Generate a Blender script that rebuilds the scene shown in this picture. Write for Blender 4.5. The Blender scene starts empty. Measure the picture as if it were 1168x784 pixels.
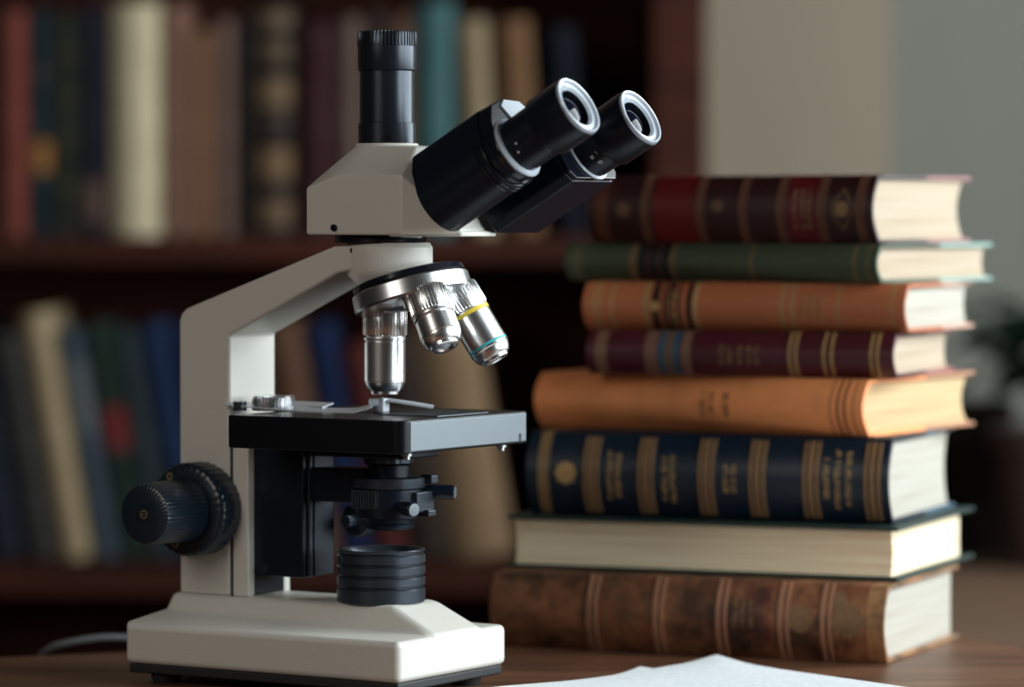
import bpy, bmesh, math, random
from mathutils import Vector, Matrix

# ------------------------------------------------------------------ camera, world, lights
SC = bpy.context.scene
COL = SC.collection
R = math.radians
SC.view_settings.view_transform = 'Standard'
SC.view_settings.look = 'None'
SC.view_settings.exposure = 0.0
SC.view_settings.gamma = 1.0
SC.view_settings.use_curve_mapping = False

FPX = 4300.0
cam_d = bpy.data.cameras.new('camera')
cam = bpy.data.objects.new('camera', cam_d)
COL.objects.link(cam)
cam_d.sensor_width = 36.0
cam_d.sensor_fit = 'HORIZONTAL'
cam_d.lens = FPX / 1168 * 36
cam.location = (0, -2.32, 0.30)
cam.rotation_euler = (R(90) - math.atan(142 / FPX), 0, 0)
cam_d.dof.use_dof = True
cam_d.dof.focus_distance = 2.37
cam_d.dof.aperture_fstop = 3.1
cam_d.dof.aperture_blades = 0
cam_d.clip_start = 0.05
SC.camera = cam

world = bpy.data.worlds.new('world')
SC.world = world
world.use_nodes = True
wb = world.node_tree.nodes['Background']
wb.inputs[0].default_value = (0.85, 0.78, 0.72, 1)
wb.inputs[1].default_value = 0.02


def area(name, loc, target, sx, sy, power, color):
    l = bpy.data.lights.new(name, 'AREA')
    l.shape = 'RECTANGLE'
    l.size, l.size_y = sx, sy
    l.energy = power
    l.color = color
    o = bpy.data.objects.new(name, l)
    COL.objects.link(o)
    o.location = loc
    d = Vector(target) - Vector(loc)
    o.rotation_euler = d.to_track_quat('-Z', 'Y').to_euler()
    return o


# daylight coming through the window in the right wall, and a weaker warm fill lamp added on the left
area('window_daylight', (1.76, 0.0, 0.85), (0.0, 0.0, 0.62), 3.0, 1.4, 123, (0.88, 0.98, 1.0))
area('added_left_fill', (-1.25, -1.5, 1.0), (-0.05, 0.1, 0.2), 0.8, 0.8, 9.5, (1.0, 0.93, 0.85))


# ------------------------------------------------------------------ materials
def srgb(r, g, b):
    def f(c):
        c /= 255.0
        return c / 12.92 if c <= 0.04045 else ((c + 0.055) / 1.055) ** 2.4
    return (f(r), f(g), f(b), 1)


def mat(name, col, rough=0.5, metal=0.0, bump=0.0, bscale=400, var=0.0, vscale=30, coat=0.0, spec=0.5):
    m = bpy.data.materials.new(name)
    m.use_nodes = True
    nt = m.node_tree
    b = nt.nodes['Principled BSDF']
    b.inputs['Roughness'].default_value = rough
    b.inputs['Metallic'].default_value = metal
    b.inputs['Specular IOR Level'].default_value = spec
    if coat:
        b.inputs['Coat Weight'].default_value = coat
        b.inputs['Coat Roughness'].default_value = 0.08
    tc = nt.nodes.new('ShaderNodeTexCoord')
    n = nt.nodes.new('ShaderNodeTexNoise')
    n.inputs['Scale'].default_value = vscale
    n.inputs['Detail'].default_value = 4
    nt.links.new(tc.outputs['Object'], n.inputs['Vector'])
    mx = nt.nodes.new('ShaderNodeMix')
    mx.data_type = 'RGBA'
    mx.inputs['A'].default_value = tuple(max(0, c * (1 - var)) for c in col[:3]) + (1,)
    mx.inputs['B'].default_value = tuple(min(1, c * (1 + var)) for c in col[:3]) + (1,)
    nt.links.new(n.outputs['Fac'], mx.inputs['Factor'])
    nt.links.new(mx.outputs['Result'], b.inputs['Base Color'])
    if bump:
        n2 = nt.nodes.new('ShaderNodeTexNoise')
        n2.inputs['Scale'].default_value = bscale
        n2.inputs['Detail'].default_value = 2
        nt.links.new(tc.outputs['Object'], n2.inputs['Vector'])
        bp = nt.nodes.new('ShaderNodeBump')
        bp.inputs['Strength'].default_value = bump
        bp.inputs['Distance'].default_value = 0.001
        nt.links.new(n2.outputs['Fac'], bp.inputs['Height'])
        nt.links.new(bp.outputs['Normal'], b.inputs['Normal'])
    return m


def wood(name, dark, light, scale=(2, 30, 30), rough=0.45, bump=0.15, spec=0.4):
    m = bpy.data.materials.new(name)
    m.use_nodes = True
    nt = m.node_tree
    b = nt.nodes['Principled BSDF']
    b.inputs['Roughness'].default_value = rough
    b.inputs['Specular IOR Level'].default_value = spec
    tc = nt.nodes.new('ShaderNodeTexCoord')
    mp = nt.nodes.new('ShaderNodeMapping')
    mp.inputs['Scale'].default_value = scale
    n = nt.nodes.new('ShaderNodeTexNoise')
    n.inputs['Scale'].default_value = 3.0
    n.inputs['Detail'].default_value = 8
    n.inputs['Roughness'].default_value = 0.65
    n.inputs['Distortion'].default_value = 0.4
    cr = nt.nodes.new('ShaderNodeValToRGB')
    cr.color_ramp.elements[0].position = 0.32
    cr.color_ramp.elements[0].color = dark
    cr.color_ramp.elements[1].position = 0.7
    cr.color_ramp.elements[1].color = light
    nt.links.new(tc.outputs['Object'], mp.inputs['Vector'])
    nt.links.new(mp.outputs['Vector'], n.inputs['Vector'])
    nt.links.new(n.outputs['Fac'], cr.inputs['Fac'])
    nt.links.new(cr.outputs['Color'], b.inputs['Base Color'])
    bp = nt.nodes.new('ShaderNodeBump')
    bp.inputs['Strength'].default_value = bump
    bp.inputs['Distance'].default_value = 0.001
    nt.links.new(n.outputs['Fac'], bp.inputs['Height'])
    nt.links.new(bp.outputs['Normal'], b.inputs['Normal'])
    return m


def paper_edge(name, col, streak, sc=900):
    """page edges: fine lines running along the leaves"""
    m = bpy.data.materials.new(name)
    m.use_nodes = True
    nt = m.node_tree
    b = nt.nodes['Principled BSDF']
    b.inputs['Roughness'].default_value = 0.85
    b.inputs['Specular IOR Level'].default_value = 0.15
    tc = nt.nodes.new('ShaderNodeTexCoord')
    mp = nt.nodes.new('ShaderNodeMapping')
    mp.inputs['Scale'].default_value = (6, 6, sc)
    n = nt.nodes.new('ShaderNodeTexNoise')
    n.inputs['Scale'].default_value = 1.0
    n.inputs['Detail'].default_value = 5
    cr = nt.nodes.new('ShaderNodeValToRGB')
    cr.color_ramp.elements[0].position = 0.3
    cr.color_ramp.elements[0].color = streak
    cr.color_ramp.elements[1].position = 0.62
    cr.color_ramp.elements[1].color = col
    nt.links.new(tc.outputs['Object'], mp.inputs['Vector'])
    nt.links.new(mp.outputs['Vector'], n.inputs['Vector'])
    nt.links.new(n.outputs['Fac'], cr.inputs['Fac'])
    nt.links.new(cr.outputs['Color'], b.inputs['Base Color'])
    bp = nt.nodes.new('ShaderNodeBump')
    bp.inputs['Strength'].default_value = 0.3
    bp.inputs['Distance'].default_value = 0.0005
    nt.links.new(n.outputs['Fac'], bp.inputs['Height'])
    nt.links.new(bp.outputs['Normal'], b.inputs['Normal'])
    return m


def cover_mat(name, base, L=0.25, bands=(), board=None, wear=0.25, rough=0.55, worn=None, ylim=0.004, spec=0.35, mottle=0.0, mcol=(0.02, 0.012, 0.008, 1)):
    """book cloth or leather; bands = (x0, x1, colour) in fractions of the length, on the spine only"""
    m = bpy.data.materials.new(name)
    m.use_nodes = True
    nt = m.node_tree
    b = nt.nodes['Principled BSDF']
    b.inputs['Roughness'].default_value = rough
    b.inputs['Specular IOR Level'].default_value = spec
    tc = nt.nodes.new('ShaderNodeTexCoord')
    sx = nt.nodes.new('ShaderNodeSeparateXYZ')
    nt.links.new(tc.outputs['Object'], sx.inputs[0])
    cr = nt.nodes.new('ShaderNodeValToRGB')
    cr.color_ramp.interpolation = 'CONSTANT'
    el = cr.color_ramp.elements
    stops = [(0.0, base)]
    for x0, x1, c in sorted(bands, key=lambda q: q[0]):
        stops.append((x0, c))
        stops.append((x1, base))
    stops = stops[:31]
    el[0].position, el[0].color = 0.0, base
    el[1].position, el[1].color = 1.0, base
    for p, c in stops[1:]:
        e = el.new(p)
        e.color = c
    mr = nt.nodes.new('ShaderNodeMapRange')
    mr.inputs['From Min'].default_value = -L / 2
    mr.inputs['From Max'].default_value = L / 2
    nt.links.new(sx.outputs['X'], mr.inputs['Value'])
    nt.links.new(mr.outputs['Result'], cr.inputs['Fac'])
    # boards against spine; pale board colours paint in light on the cover edges
    lt = nt.nodes.new('ShaderNodeMath')
    lt.operation = 'LESS_THAN'
    nt.links.new(sx.outputs['Y'], lt.inputs[0])
    lt.inputs[1].default_value = ylim
    mx = nt.nodes.new('ShaderNodeMix')
    mx.data_type = 'RGBA'
    mx.inputs['A'].default_value = board or base
    nt.links.new(lt.outputs[0], mx.inputs['Factor'])
    nt.links.new(cr.outputs['Color'], mx.inputs['B'])
    n = nt.nodes.new('ShaderNodeTexNoise')
    n.inputs['Scale'].default_value = 45
    n.inputs['Detail'].default_value = 6
    nt.links.new(tc.outputs['Object'], n.inputs['Vector'])
    w = nt.nodes.new('ShaderNodeValToRGB')
    w.color_ramp.elements[0].position = 0.42
    w.color_ramp.elements[0].color = (0, 0, 0, 1)
    w.color_ramp.elements[1].position = 0.75
    w.color_ramp.elements[1].color = (wear,) * 3 + (1,)
    nt.links.new(n.outputs['Fac'], w.inputs['Fac'])
    mx2 = nt.nodes.new('ShaderNodeMix')
    mx2.data_type = 'RGBA'
    nt.links.new(w.outputs['Color'], mx2.inputs['Factor'])
    nt.links.new(mx.outputs['Result'], mx2.inputs['A'])
    mx2.inputs['B'].default_value = worn or tuple(min(1, c * 1.8 + .02) for c in base[:3]) + (1,)
    fin = mx2.outputs['Result']
    if mottle:
        n3 = nt.nodes.new('ShaderNodeTexNoise')
        n3.inputs['Scale'].default_value = 26
        n3.inputs['Detail'].default_value = 7
        n3.inputs['Roughness'].default_value = 0.7
        nt.links.new(tc.outputs['Object'], n3.inputs['Vector'])
        w3 = nt.nodes.new('ShaderNodeValToRGB')
        w3.color_ramp.elements[0].position = 0.44
        w3.color_ramp.elements[0].color = (0, 0, 0, 1)
        w3.color_ramp.elements[1].position = 0.60
        w3.color_ramp.elements[1].color = (mottle,) * 3 + (1,)
        nt.links.new(n3.outputs['Fac'], w3.inputs['Fac'])
        mx3 = nt.nodes.new('ShaderNodeMix')
        mx3.data_type = 'RGBA'
        nt.links.new(w3.outputs['Color'], mx3.inputs['Factor'])
        nt.links.new(fin, mx3.inputs['A'])
        mx3.inputs['B'].default_value = mcol
        fin = mx3.outputs['Result']
    nt.links.new(fin, b.inputs['Base Color'])
    bp = nt.nodes.new('ShaderNodeBump')
    bp.inputs['Strength'].default_value = 0.25
    bp.inputs['Distance'].default_value = 0.0008
    nt.links.new(n.outputs['Fac'], bp.inputs['Height'])
    nt.links.new(bp.outputs['Normal'], b.inputs['Normal'])
    return m


M = {
    'cream': mat('cream_paint', (0.66, 0.64, 0.585, 1), 0.42, bump=0.22, bscale=900, var=0.03),
    'black': mat('black_plastic', (0.004, 0.008, 0.016, 1), 0.32, bump=0.05, bscale=600, spec=0.3),
    'gloss': mat('black_gloss', (0.006, 0.008, 0.014, 1), 0.16),
    'satin': mat('black_anodised', (0.046, 0.056, 0.072, 1), 0.30, metal=0.6, bump=0.04, bscale=900),
    'stage': mat('stage_black', (0.004, 0.005, 0.008, 1), 0.30, bump=0.08, bscale=900, spec=0.28),
    'brushed': mat('brushed_black_edge', (0.15, 0.17, 0.19, 1), 0.45, metal=0.7, bump=0.08, bscale=1200),
    'knob': mat('knob_plastic', (0.008, 0.018, 0.030, 1), 0.30, bump=0.05),
    'chrome': mat('chrome', (0.86, 0.86, 0.86, 1), 0.27, metal=1.0),
    'tube_black': mat('tube_black', (0.026, 0.032, 0.042, 1), 0.27, metal=0.6, bump=0.05, bscale=900),
    'satin_steel': mat('satin_steel', (0.62, 0.63, 0.65, 1), 0.28, metal=1.0),
    'rim_glare': mat('painted_rim_glare', (0.42, 0.46, 0.52, 1), 0.18, coat=0.6),  # pale tone paints in the window's reflection on rings, hinge cap and clips
    'lens': mat('lens_glass', (0.004, 0.004, 0.010, 1), 0.03, spec=0.22),
    'yellow': mat('yellow_band', (0.75, 0.55, 0.06, 1), 0.3),
    'teal': mat('teal_band', (0.05, 0.45, 0.50, 1), 0.3),
    'white_mark': mat('white_mark', (0.6, 0.6, 0.6, 1), 0.5),
    'brass_mark': mat('brass_mark', (0.30, 0.24, 0.14, 1), 0.4, metal=0.6),
    'rubber': mat('black_rubber', (0.012, 0.013, 0.016, 1), 0.6),
    'cable': mat('pale_cable', (0.10, 0.10, 0.105, 1), 0.6),
    'gilt': mat('gilt', (0.36, 0.21, 0.075, 1), 0.5, var=0.35, vscale=300),
    'gilt_dim': mat('gilt_dim', (0.20, 0.105, 0.045, 1), 0.6, var=0.4, vscale=300),
    'gilt_faint': mat('gilt_faint', (0.10, 0.045, 0.022, 1), 0.6, var=0.4, vscale=300),
    'paper': mat('white_paper', (0.84, 0.87, 0.90, 1), 0.8, var=0.02),
    'leaf': mat('leaf_green', (0.006, 0.018, 0.008, 1), 0.7, var=0.3, spec=0.15),
    'pot': mat('brown_pot', (0.075, 0.05, 0.04, 1), 0.6, bump=0.1, var=0.2),
    'soil': mat('soil', (0.02, 0.014, 0.01, 1), 0.9, bump=0.4, var=0.3),
    'wall_beige': mat('wall_paint_beige', (0.255, 0.205, 0.15, 1), 0.8, bump=0.08, bscale=200, var=0.03, vscale=2),
    'wall_grey': mat('wall_paint_grey', (0.20, 0.20, 0.172, 1), 0.8, bump=0.08, bscale=200, var=0.03, vscale=2),
    'glass': None,
}
g = bpy.data.materials.new('window_glass')
g.use_nodes = True
gb = g.node_tree.nodes['Principled BSDF']
gb.inputs['Transmission Weight'].default_value = 1.0
gb.inputs['Roughness'].default_value = 0.0
gb.inputs['IOR'].default_value = 1.01
M['glass'] = g
M['desk'] = wood('desk_wood', srgb(62, 38, 28), srgb(132, 88, 62), (2.2, 22, 22), 0.42)
M['case'] = wood('bookcase_wood', srgb(38, 18, 13), srgb(72, 34, 24), (1.5, 14, 14), 0.7, spec=0.12)
M['floorw'] = wood('floor_wood', srgb(60, 42, 30), srgb(110, 80, 58), (1, 10, 10), 0.5)
M['sidew'] = wood('side_table_wood', srgb(88, 66, 50), srgb(120, 92, 72), (2, 14, 14), 0.55)
M['boxw'] = wood('dark_box_wood', srgb(22, 16, 12), srgb(36, 27, 21), (2, 12, 12), 0.8, spec=0.1)


# ------------------------------------------------------------------ mesh helpers
def finish(me, smooth=35):
    bm = bmesh.new()
    bm.from_mesh(me)
    bmesh.ops.recalc_face_normals(bm, faces=bm.faces)
    a = R(smooth)
    for f in bm.faces:
        f.smooth = True
    for e in bm.edges:
        e.smooth = len(e.link_faces) == 2 and e.calc_face_angle(0) < a
    bm.to_mesh(me)
    bm.free()


def obj(name, bm, m, parent=None, loc=None, bevel=0.0, seg=2, smooth=35, off=None):
    if off is not None:
        bmesh.ops.translate(bm, verts=bm.verts, vec=off)
    me = bpy.data.meshes.new(name)
    bm.to_mesh(me)
    bm.free()
    finish(me, smooth)
    o = bpy.data.objects.new(name, me)
    COL.objects.link(o)
    if m is not None:
        me.materials.append(m)
    if parent is not None:
        o.parent = parent
    if loc is not None:
        o.location = loc
    if bevel:
        b = o.modifiers.new('bevel', 'BEVEL')
        b.width = bevel
        b.segments = seg
        b.limit_method = 'ANGLE'
        b.angle_limit = R(25)
        b.harden_normals = True
    return o


def empty(name, loc=(0, 0, 0), rz=0.0):
    o = bpy.data.objects.new(name, None)
    o.empty_display_size = 0.05
    COL.objects.link(o)
    o.location = loc
    o.rotation_euler = (0, 0, rz)
    return o


def tag(o, label, cat, group=None):
    o['label'] = label
    o['category'] = cat
    if group:
        o['group'] = group
    return o


def struct(o):
    o['kind'] = 'structure'
    return o


def bx(bm, x0, x1, y0, y1, z0, z1, m=None):
    v = [bm.verts.new(p) for p in ((x0, y0, z0), (x1, y0, z0), (x1, y1, z0), (x0, y1, z0),
                                   (x0, y0, z1), (x1, y0, z1), (x1, y1, z1), (x0, y1, z1))]
    if m is not None:
        for q in v:
            q.co = m @ q.co
    for f in ((0, 3, 2, 1), (4, 5, 6, 7), (0, 1, 5, 4), (1, 2, 6, 5), (2, 3, 7, 6), (3, 0, 4, 7)):
        bm.faces.new([v[i] for i in f])


def box(*a, m=None):
    bm = bmesh.new()
    bx(bm, *a, m=m)
    return bm


def frame(axis):
    a = Vector(axis).normalized()
    h = Vector((0, 0, 1)) if abs(a.z) < 0.9 else Vector((1, 0, 0))
    p = a.cross(h).normalized()
    q = a.cross(p).normalized()
    return a, p, q


def lathe(bm, origin, axis, prof, n=64, knurl=0.0, rot=0.0):
    """prof = [(s along axis, radius)]; the ends are closed; knurl alternates the radius round the turn"""
    a, p, q = frame(axis)
    o = Vector(origin)
    rings = []
    for s, r in prof:
        if r <= 1e-6:
            rings.append([bm.verts.new(o + a * s)])
            continue
        ring = []
        for i in range(n):
            rr = r - (knurl if (i // 2) % 2 else 0)
            t = 2 * math.pi * i / n + rot
            ring.append(bm.verts.new(o + a * s + (p * math.cos(t) + q * math.sin(t)) * rr))
        rings.append(ring)
    for A, B in zip(rings, rings[1:]):
        for i in range(n):
            j = (i + 1) % n
            if len(A) == 1 and len(B) == 1:
                continue
            if len(A) == 1:
                bm.faces.new((A[0], B[j], B[i]))
            elif len(B) == 1:
                bm.faces.new((A[i], A[j], B[0]))
            else:
                bm.faces.new((A[i], A[j], B[j], B[i]))
    if len(rings[0]) > 1:
        bm.faces.new(list(reversed(rings[0])))
    if len(rings[-1]) > 1:
        bm.faces.new(rings[-1])
    return bm


def ring_lathe(bm, origin, axis, prof, n=64):
    """closed loop profile (a solid ring)"""
    a, p, q = frame(axis)
    o = Vector(origin)
    rings = []
    for s, r in prof:
        rings.append([bm.verts.new(o + a * s + (p * math.cos(2 * math.pi * i / n) + q * math.sin(2 * math.pi * i / n)) * r)
                      for i in range(n)])
    for k in range(len(rings)):
        A, B = rings[k], rings[(k + 1) % len(rings)]
        for i in range(n):
            j = (i + 1) % n
            bm.faces.new((A[i], A[j], B[j], B[i]))
    return bm


def prism(bm, pts, a0, a1, mapf):
    """polygon pts (p,q) extruded from a0 to a1; mapf(p,q,a) -> xyz"""
    A = [bm.verts.new(mapf(p, q, a0)) for p, q in pts]
    B = [bm.verts.new(mapf(p, q, a1)) for p, q in pts]
    n = len(pts)
    for i in range(n):
        j = (i + 1) % n
        bm.faces.new((A[i], A[j], B[j], B[i]))
    bm.faces.new(list(reversed(A)))
    bm.faces.new(B)
    return bm


def hull(pts):
    bm = bmesh.new()
    for p in pts:
        bm.verts.new(p)
    r = bmesh.ops.convex_hull(bm, input=bm.verts)
    junk = [e for e in r['geom_interior'] if isinstance(e, bmesh.types.BMVert)]
    junk += [e for e in r['geom_unused'] if isinstance(e, bmesh.types.BMVert)]
    if junk:
        bmesh.ops.delete(bm, geom=list(set(junk)), context='VERTS')
    bmesh.ops.dissolve_limit(bm, angle_limit=R(1), verts=bm.verts, edges=bm.edges)
    return bm


def tube(bm, pts, r, n=12, closed_ends=True):
    pts = [Vector(p) for p in pts]
    rings = []
    for i, P in enumerate(pts):
        d = (pts[min(i + 1, len(pts) - 1)] - pts[max(i - 1, 0)]).normalized()
        a, p, q = frame(d)
        rings.append([bm.verts.new(P + (p * math.cos(2 * math.pi * k / n) + q * math.sin(2 * math.pi * k / n)) * r) for k in range(n)])
    for A, B in zip(rings, rings[1:]):
        for i in range(n):
            j = (i + 1) % n
            bm.faces.new((A[i], A[j], B[j], B[i]))
    bm.faces.new(list(reversed(rings[0])))
    bm.faces.new(rings[-1])
    return bm


def catmull(pts, k=8):
    P = [Vector(p) for p in pts]
    P = [P[0] * 2 - P[1]] + P + [P[-1] * 2 - P[-2]]
    out = []
    for i in range(1, len(P) - 2):
        for j in range(k):
            t = j / k
            a, b, c, d = P[i - 1:i + 3]
            out.append(0.5 * ((2 * b) + (c - a) * t + (2 * a - 5 * b + 4 * c - d) * t * t + (3 * b - a - 3 * c + d) * t ** 3))
    out.append(P[-2])
    return out


# ------------------------------------------------------------------ the room
YB = 2.12
fl = struct(obj('floor', box(-2.6, 1.7, -3.6, 2.6, -0.80, -0.75), M['floorw']))
struct(obj('wall_back', box(-2.6, 0.445, YB, YB + 0.5, -0.75, 2.2), M['wall_beige']))
struct(obj('wall_recess', box(0.445, 1.7, YB + 0.22, YB + 0.5, -0.75, 2.2), M['wall_grey']))
WX = 1.6
wy0, wy1, wz0, wz1 = -1.5, 1.5, 0.15, 1.55
bm = bmesh.new()
bx(bm, WX, WX + 0.12, -3.6, wy0, -0.75, 2.2)
bx(bm, WX, WX + 0.12, wy1, YB + 0.22, -0.75, 2.2)
bx(bm, WX, WX + 0.12, wy0, wy1, -0.75, wz0)
bx(bm, WX, WX + 0.12, wy0, wy1, wz1, 2.2)
struct(obj('wall_right', bm, M['wall_grey']))
bm = bmesh.new()
fr = 0.03
bx(bm, WX + 0.04, WX + 0.08, wy0, wy1, wz0, wz0 + fr)
bx(bm, WX + 0.04, WX + 0.08, wy0, wy1, wz1 - fr, wz1)
for y in (wy0, wy0 + 1.0 - fr / 2, wy0 + 2.0 - fr / 2, wy1 - fr):
    bx(bm, WX + 0.04, WX + 0.08, y, y + fr, wz0 + fr, wz1 - fr)
wf = struct(obj('window_1', bm, M['cream']))

# ------------------------------------------------------------------ desk
desk = empty('desk', (0, 0, -0.75))
tag(desk, 'brown wooden desk top carrying the microscope, the stacked books and papers', 'desk')
ca, sa = math.cos(R(22.5)), math.sin(R(22.5))
corner = Vector((0.272, 0.512, 0))
ex, ey = Vector((ca, sa, 0)), Vector((-sa, ca, 0))
LEN, DEP = 1.6, 1.0


def desk_pt(p, q, z):
    v = corner - ex * (-p) - ey * (-q)
    return Vector((v.x, v.y, z + 0.75))


dm = Matrix.Translation(Vector((corner.x, corner.y, 0.75))) @ Matrix.Rotation(R(22.5), 4, 'Z')
obj('desk_top', box(-LEN, 0, -DEP, 0, -0.03, 0.0, m=dm), M['desk'], desk, bevel=0.003)
for p, q in ((-LEN + .06, -DEP + .06), (-0.06, -DEP + .06), (-LEN + .06, -.06), (-.06, -.06)):
    obj('leg', box(p - .03, p + .03, q - .03, q + .03, -0.75, -0.03, m=dm), M['desk'], desk, bevel=0.003)
bm = bmesh.new()
bx(bm, -LEN + .06, -.06, -.075, -.05, -0.11, -0.03, m=dm)
bx(bm, -LEN + .06, -.06, -DEP + .05, -DEP + .075, -0.11, -0.03, m=dm)
obj('apron', bm, M['desk'], desk)

# ------------------------------------------------------------------ microscope (local: x forward, y to its far side)
O = Vector((-0.0699, 0, 0))
A32 = R(32)
U = Vector((math.cos(A32), -math.sin(A32), 0))
V = Vector((math.sin(A32), math.cos(A32), 0))
OFF = Vector((0.107, -0.063, 0))
base_pt = O - U * 0.107 + V * 0.063
ms = empty('microscope', base_pt, -A32)
tag(ms, 'cream and black trinocular laboratory microscope standing on the wooden desk beside the stacked books', 'microscope')


def part(name, bm, m, parent=None, **k):
    return obj(name, bm, m, parent or ms, off=OFF, **k)


VA = 0.071          # centre line
UA = -0.058         # optical axis

# base
L0, W0 = -0.2135, 0.1255
bm = bmesh.new()
# lower tier with its top rising a little to the plateau
pts = []
zb, zt = 0.0125, 0.0385
low = [(L0, 0), (0, 0), (0, W0), (L0, W0)]
A = [bm.verts.new((u, v, zb)) for u, v in low]
B = [bm.verts.new((L0, 0, zt)), bm.verts.new((0, 0, zt)), bm.verts.new((0, .0416, zt)), bm.verts.new((0, .098, zt)),
     bm.verts.new((0, W0, zt)), bm.verts.new((L0, W0, zt)), bm.verts.new((L0, .098, .0440)), bm.verts.new((L0, .0425, .0440))]
C = [bm.verts.new((L0 + .004, .0455, .0552)), bm.verts.new((-.035, .0455, .0552)), bm.verts.new((-.035, .097, .0552)), bm.verts.new((L0 + .004, .0955, .0552))]
F = bm.faces.new
F(list(reversed(A)))
F((A[0], A[1], B[1], B[0]))
F((A[1], A[2], B[4], B[3], B[2], B[1]))
F((A[2], A[3], B[5], B[4]))
F((A[3], A[0], B[0], B[7], B[6], B[5]))
F((B[0], B[1], B[2], B[7]))
F((B[7], B[2], C[1], C[0]))
F((B[2], B[3], C[2], C[1]))
F((B[3], B[6], C[3], C[2]))
F((B[3], B[4], B[5], B[6]))
F((B[6], B[7], C[0], C[3]))
F(C)
base = part('base', bm, M['cream'], bevel=0.0042, seg=4)
part('base_skirt', box(L0 + .002, -.002, .002, W0 - .002, .0065, .0128), M['rubber'], bevel=0.0015)
for u, v in ((-.020, .016), (-.020, W0 - .018), (L0 + .022, .016), (L0 + .022, W0 - .016)):
    part('foot', lathe(bmesh.new(), (u, v, 0), (0, 0, 1), [(0, .0085), (.002, .0095), (.0068, .0105)], 32), M['rubber'])

# arm: column and slanting upper limb
prof = [(-.2035, .0548), (-.1624, .0548), (-.1624, .2244), (-.0773, .2654), (-.060, .2684), (-.060, .2835), (-.0807, .2827),
        (-.1935, .2432), (-.1985, .2412), (-.2020, .2378), (-.2035, .2335)]
arm = part('arm', prism(bmesh.new(), prof, .046, .0972, lambda p, q, a: (p, a, q)), M['cream'], bevel=0.0022, seg=3, smooth=28)
# rails on the front of the column under the stage
prof = [(-.1630, .0550), (-.1480, .0550), (-.1480, .1560), (-.1630, .1560)]
bm = bmesh.new()
bx(bm, -.1605, -.1480, .0462, .0535, .0550, .1560)
bx(bm, -.1605, -.1480, .0862, .0932, .0550, .1560)
bx(bm, -.1605, -.1560, .0535, .0862, .0550, .1560)
part('rail', bm, M['cream'], bevel=0.001)
part('slide_way', box(-.1562, -.1490, .0537, .0860, .0562, .1545), M['black'], bevel=0.0006)
part('seam', box(-.1622, -.1604, .0466, .0930, .0550, .1560), M['rubber'])

# stage carrier block
bm = box(-.1532, -.1100, .0535, .0870, .0685, .1546)
car = part('stage_carrier', bm, M['black'], bevel=0.0012)
bm = bmesh.new()
bx(bm, -.1104, -.1080, .0585, .0625, .0690, .1545)
bx(bm, -.1104, -.1080, .0640, .0860, .0690, .1545)
part('carrier_plate', bm, M['satin'], bevel=0.0008)
part('carrier_screw', lathe(bmesh.new(), (-.139, .0532, .0735), (0, -1, 0), [(0, .0022), (.0012, .0022), (.0013, .001)], 20), M['satin'], car)

# stage
us, vs0, vs1 = .0041, -.001, .1435
bm = bmesh.new()
prism(bm, [(-.1294, vs0)] + [(us - .008 + .008 * math.sin(R(q)), vs0 + .008 - .008 * math.cos(R(q))) for q in range(0, 91, 10)] + [(us, vs1), (-.1294, vs1)], .1549, .1758, lambda p, q, a: (p, q, a))
stage = part('stage', bm, M['stage'], bevel=0.0012, seg=2)
part('stage_front_edge', hull([(us + d, v, z) for d, e in ((-.002, 0), (.0004, .0)) for v in (vs0 + .0078, vs1 - .0012) for z in (.1562, .1746)]),
     M['brushed'], stage, bevel=0.0006)
part('stage_notch', box(us - .001, us + .0008, .1335, .1355, .1562, .1615), M['rubber'], stage)
part('stage_plate', hull([(u, v, z) for u in (-.050, -.004) for v in (.050, .110) for z in (.1750, .1765)]), M['satin'], stage, bevel=0.0005)
for u, v in ((-.006, .018), (-.004, .125)):
    part('stage_screw', lathe(bmesh.new(), (u, v, .1549), (0, 0, -1), [(0, .0035), (.002, .0035), (.0022, .0022), (.0042, .0022)], 24), M['satin_steel'], stage)
# knurled clip nut with its leaf springs
nut = part('clip_nut', lathe(bmesh.new(), (-.139, .0615, .1758), (0, 0, 1), [(0, .0135), (.0008, .0140), (.0084, .0140), (.0094, .0132)], 168, knurl=.0010), M['satin_steel'])
part('nut_screw', lathe(bmesh.new(), (-.1555, .0475, .1758), (0, 0, 1), [(0, .0045), (.0058, .0045), (.006, .003)], 24), M['satin'], nut)


def leaf_spring(pts, w, th, tilt=.0):
    bm = bmesh.new()
    P = catmull(pts, 6)
    prev = None
    for i, p in enumerate(P):
        d = (P[min(i + 1, len(P) - 1)] - P[max(i - 1, 0)])
        s = Vector((-d.y, d.x, 0)).normalized() * w / 2
        up = Vector((0, 0, th))
        s = s + Vector((0, 0, tilt / 2))
        q = [bm.verts.new(p + s), bm.verts.new(p - s), bm.verts.new(p - s + up), bm.verts.new(p + s + up)]
        if prev:
            for k in range(4):
                bm.faces.new((prev[k], prev[(k + 1) % 4], q[(k + 1) % 4], q[k]))
        else:
            bm.faces.new(q)
        prev = q
    bm.faces.new(list(reversed(prev)))
    return bm


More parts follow.
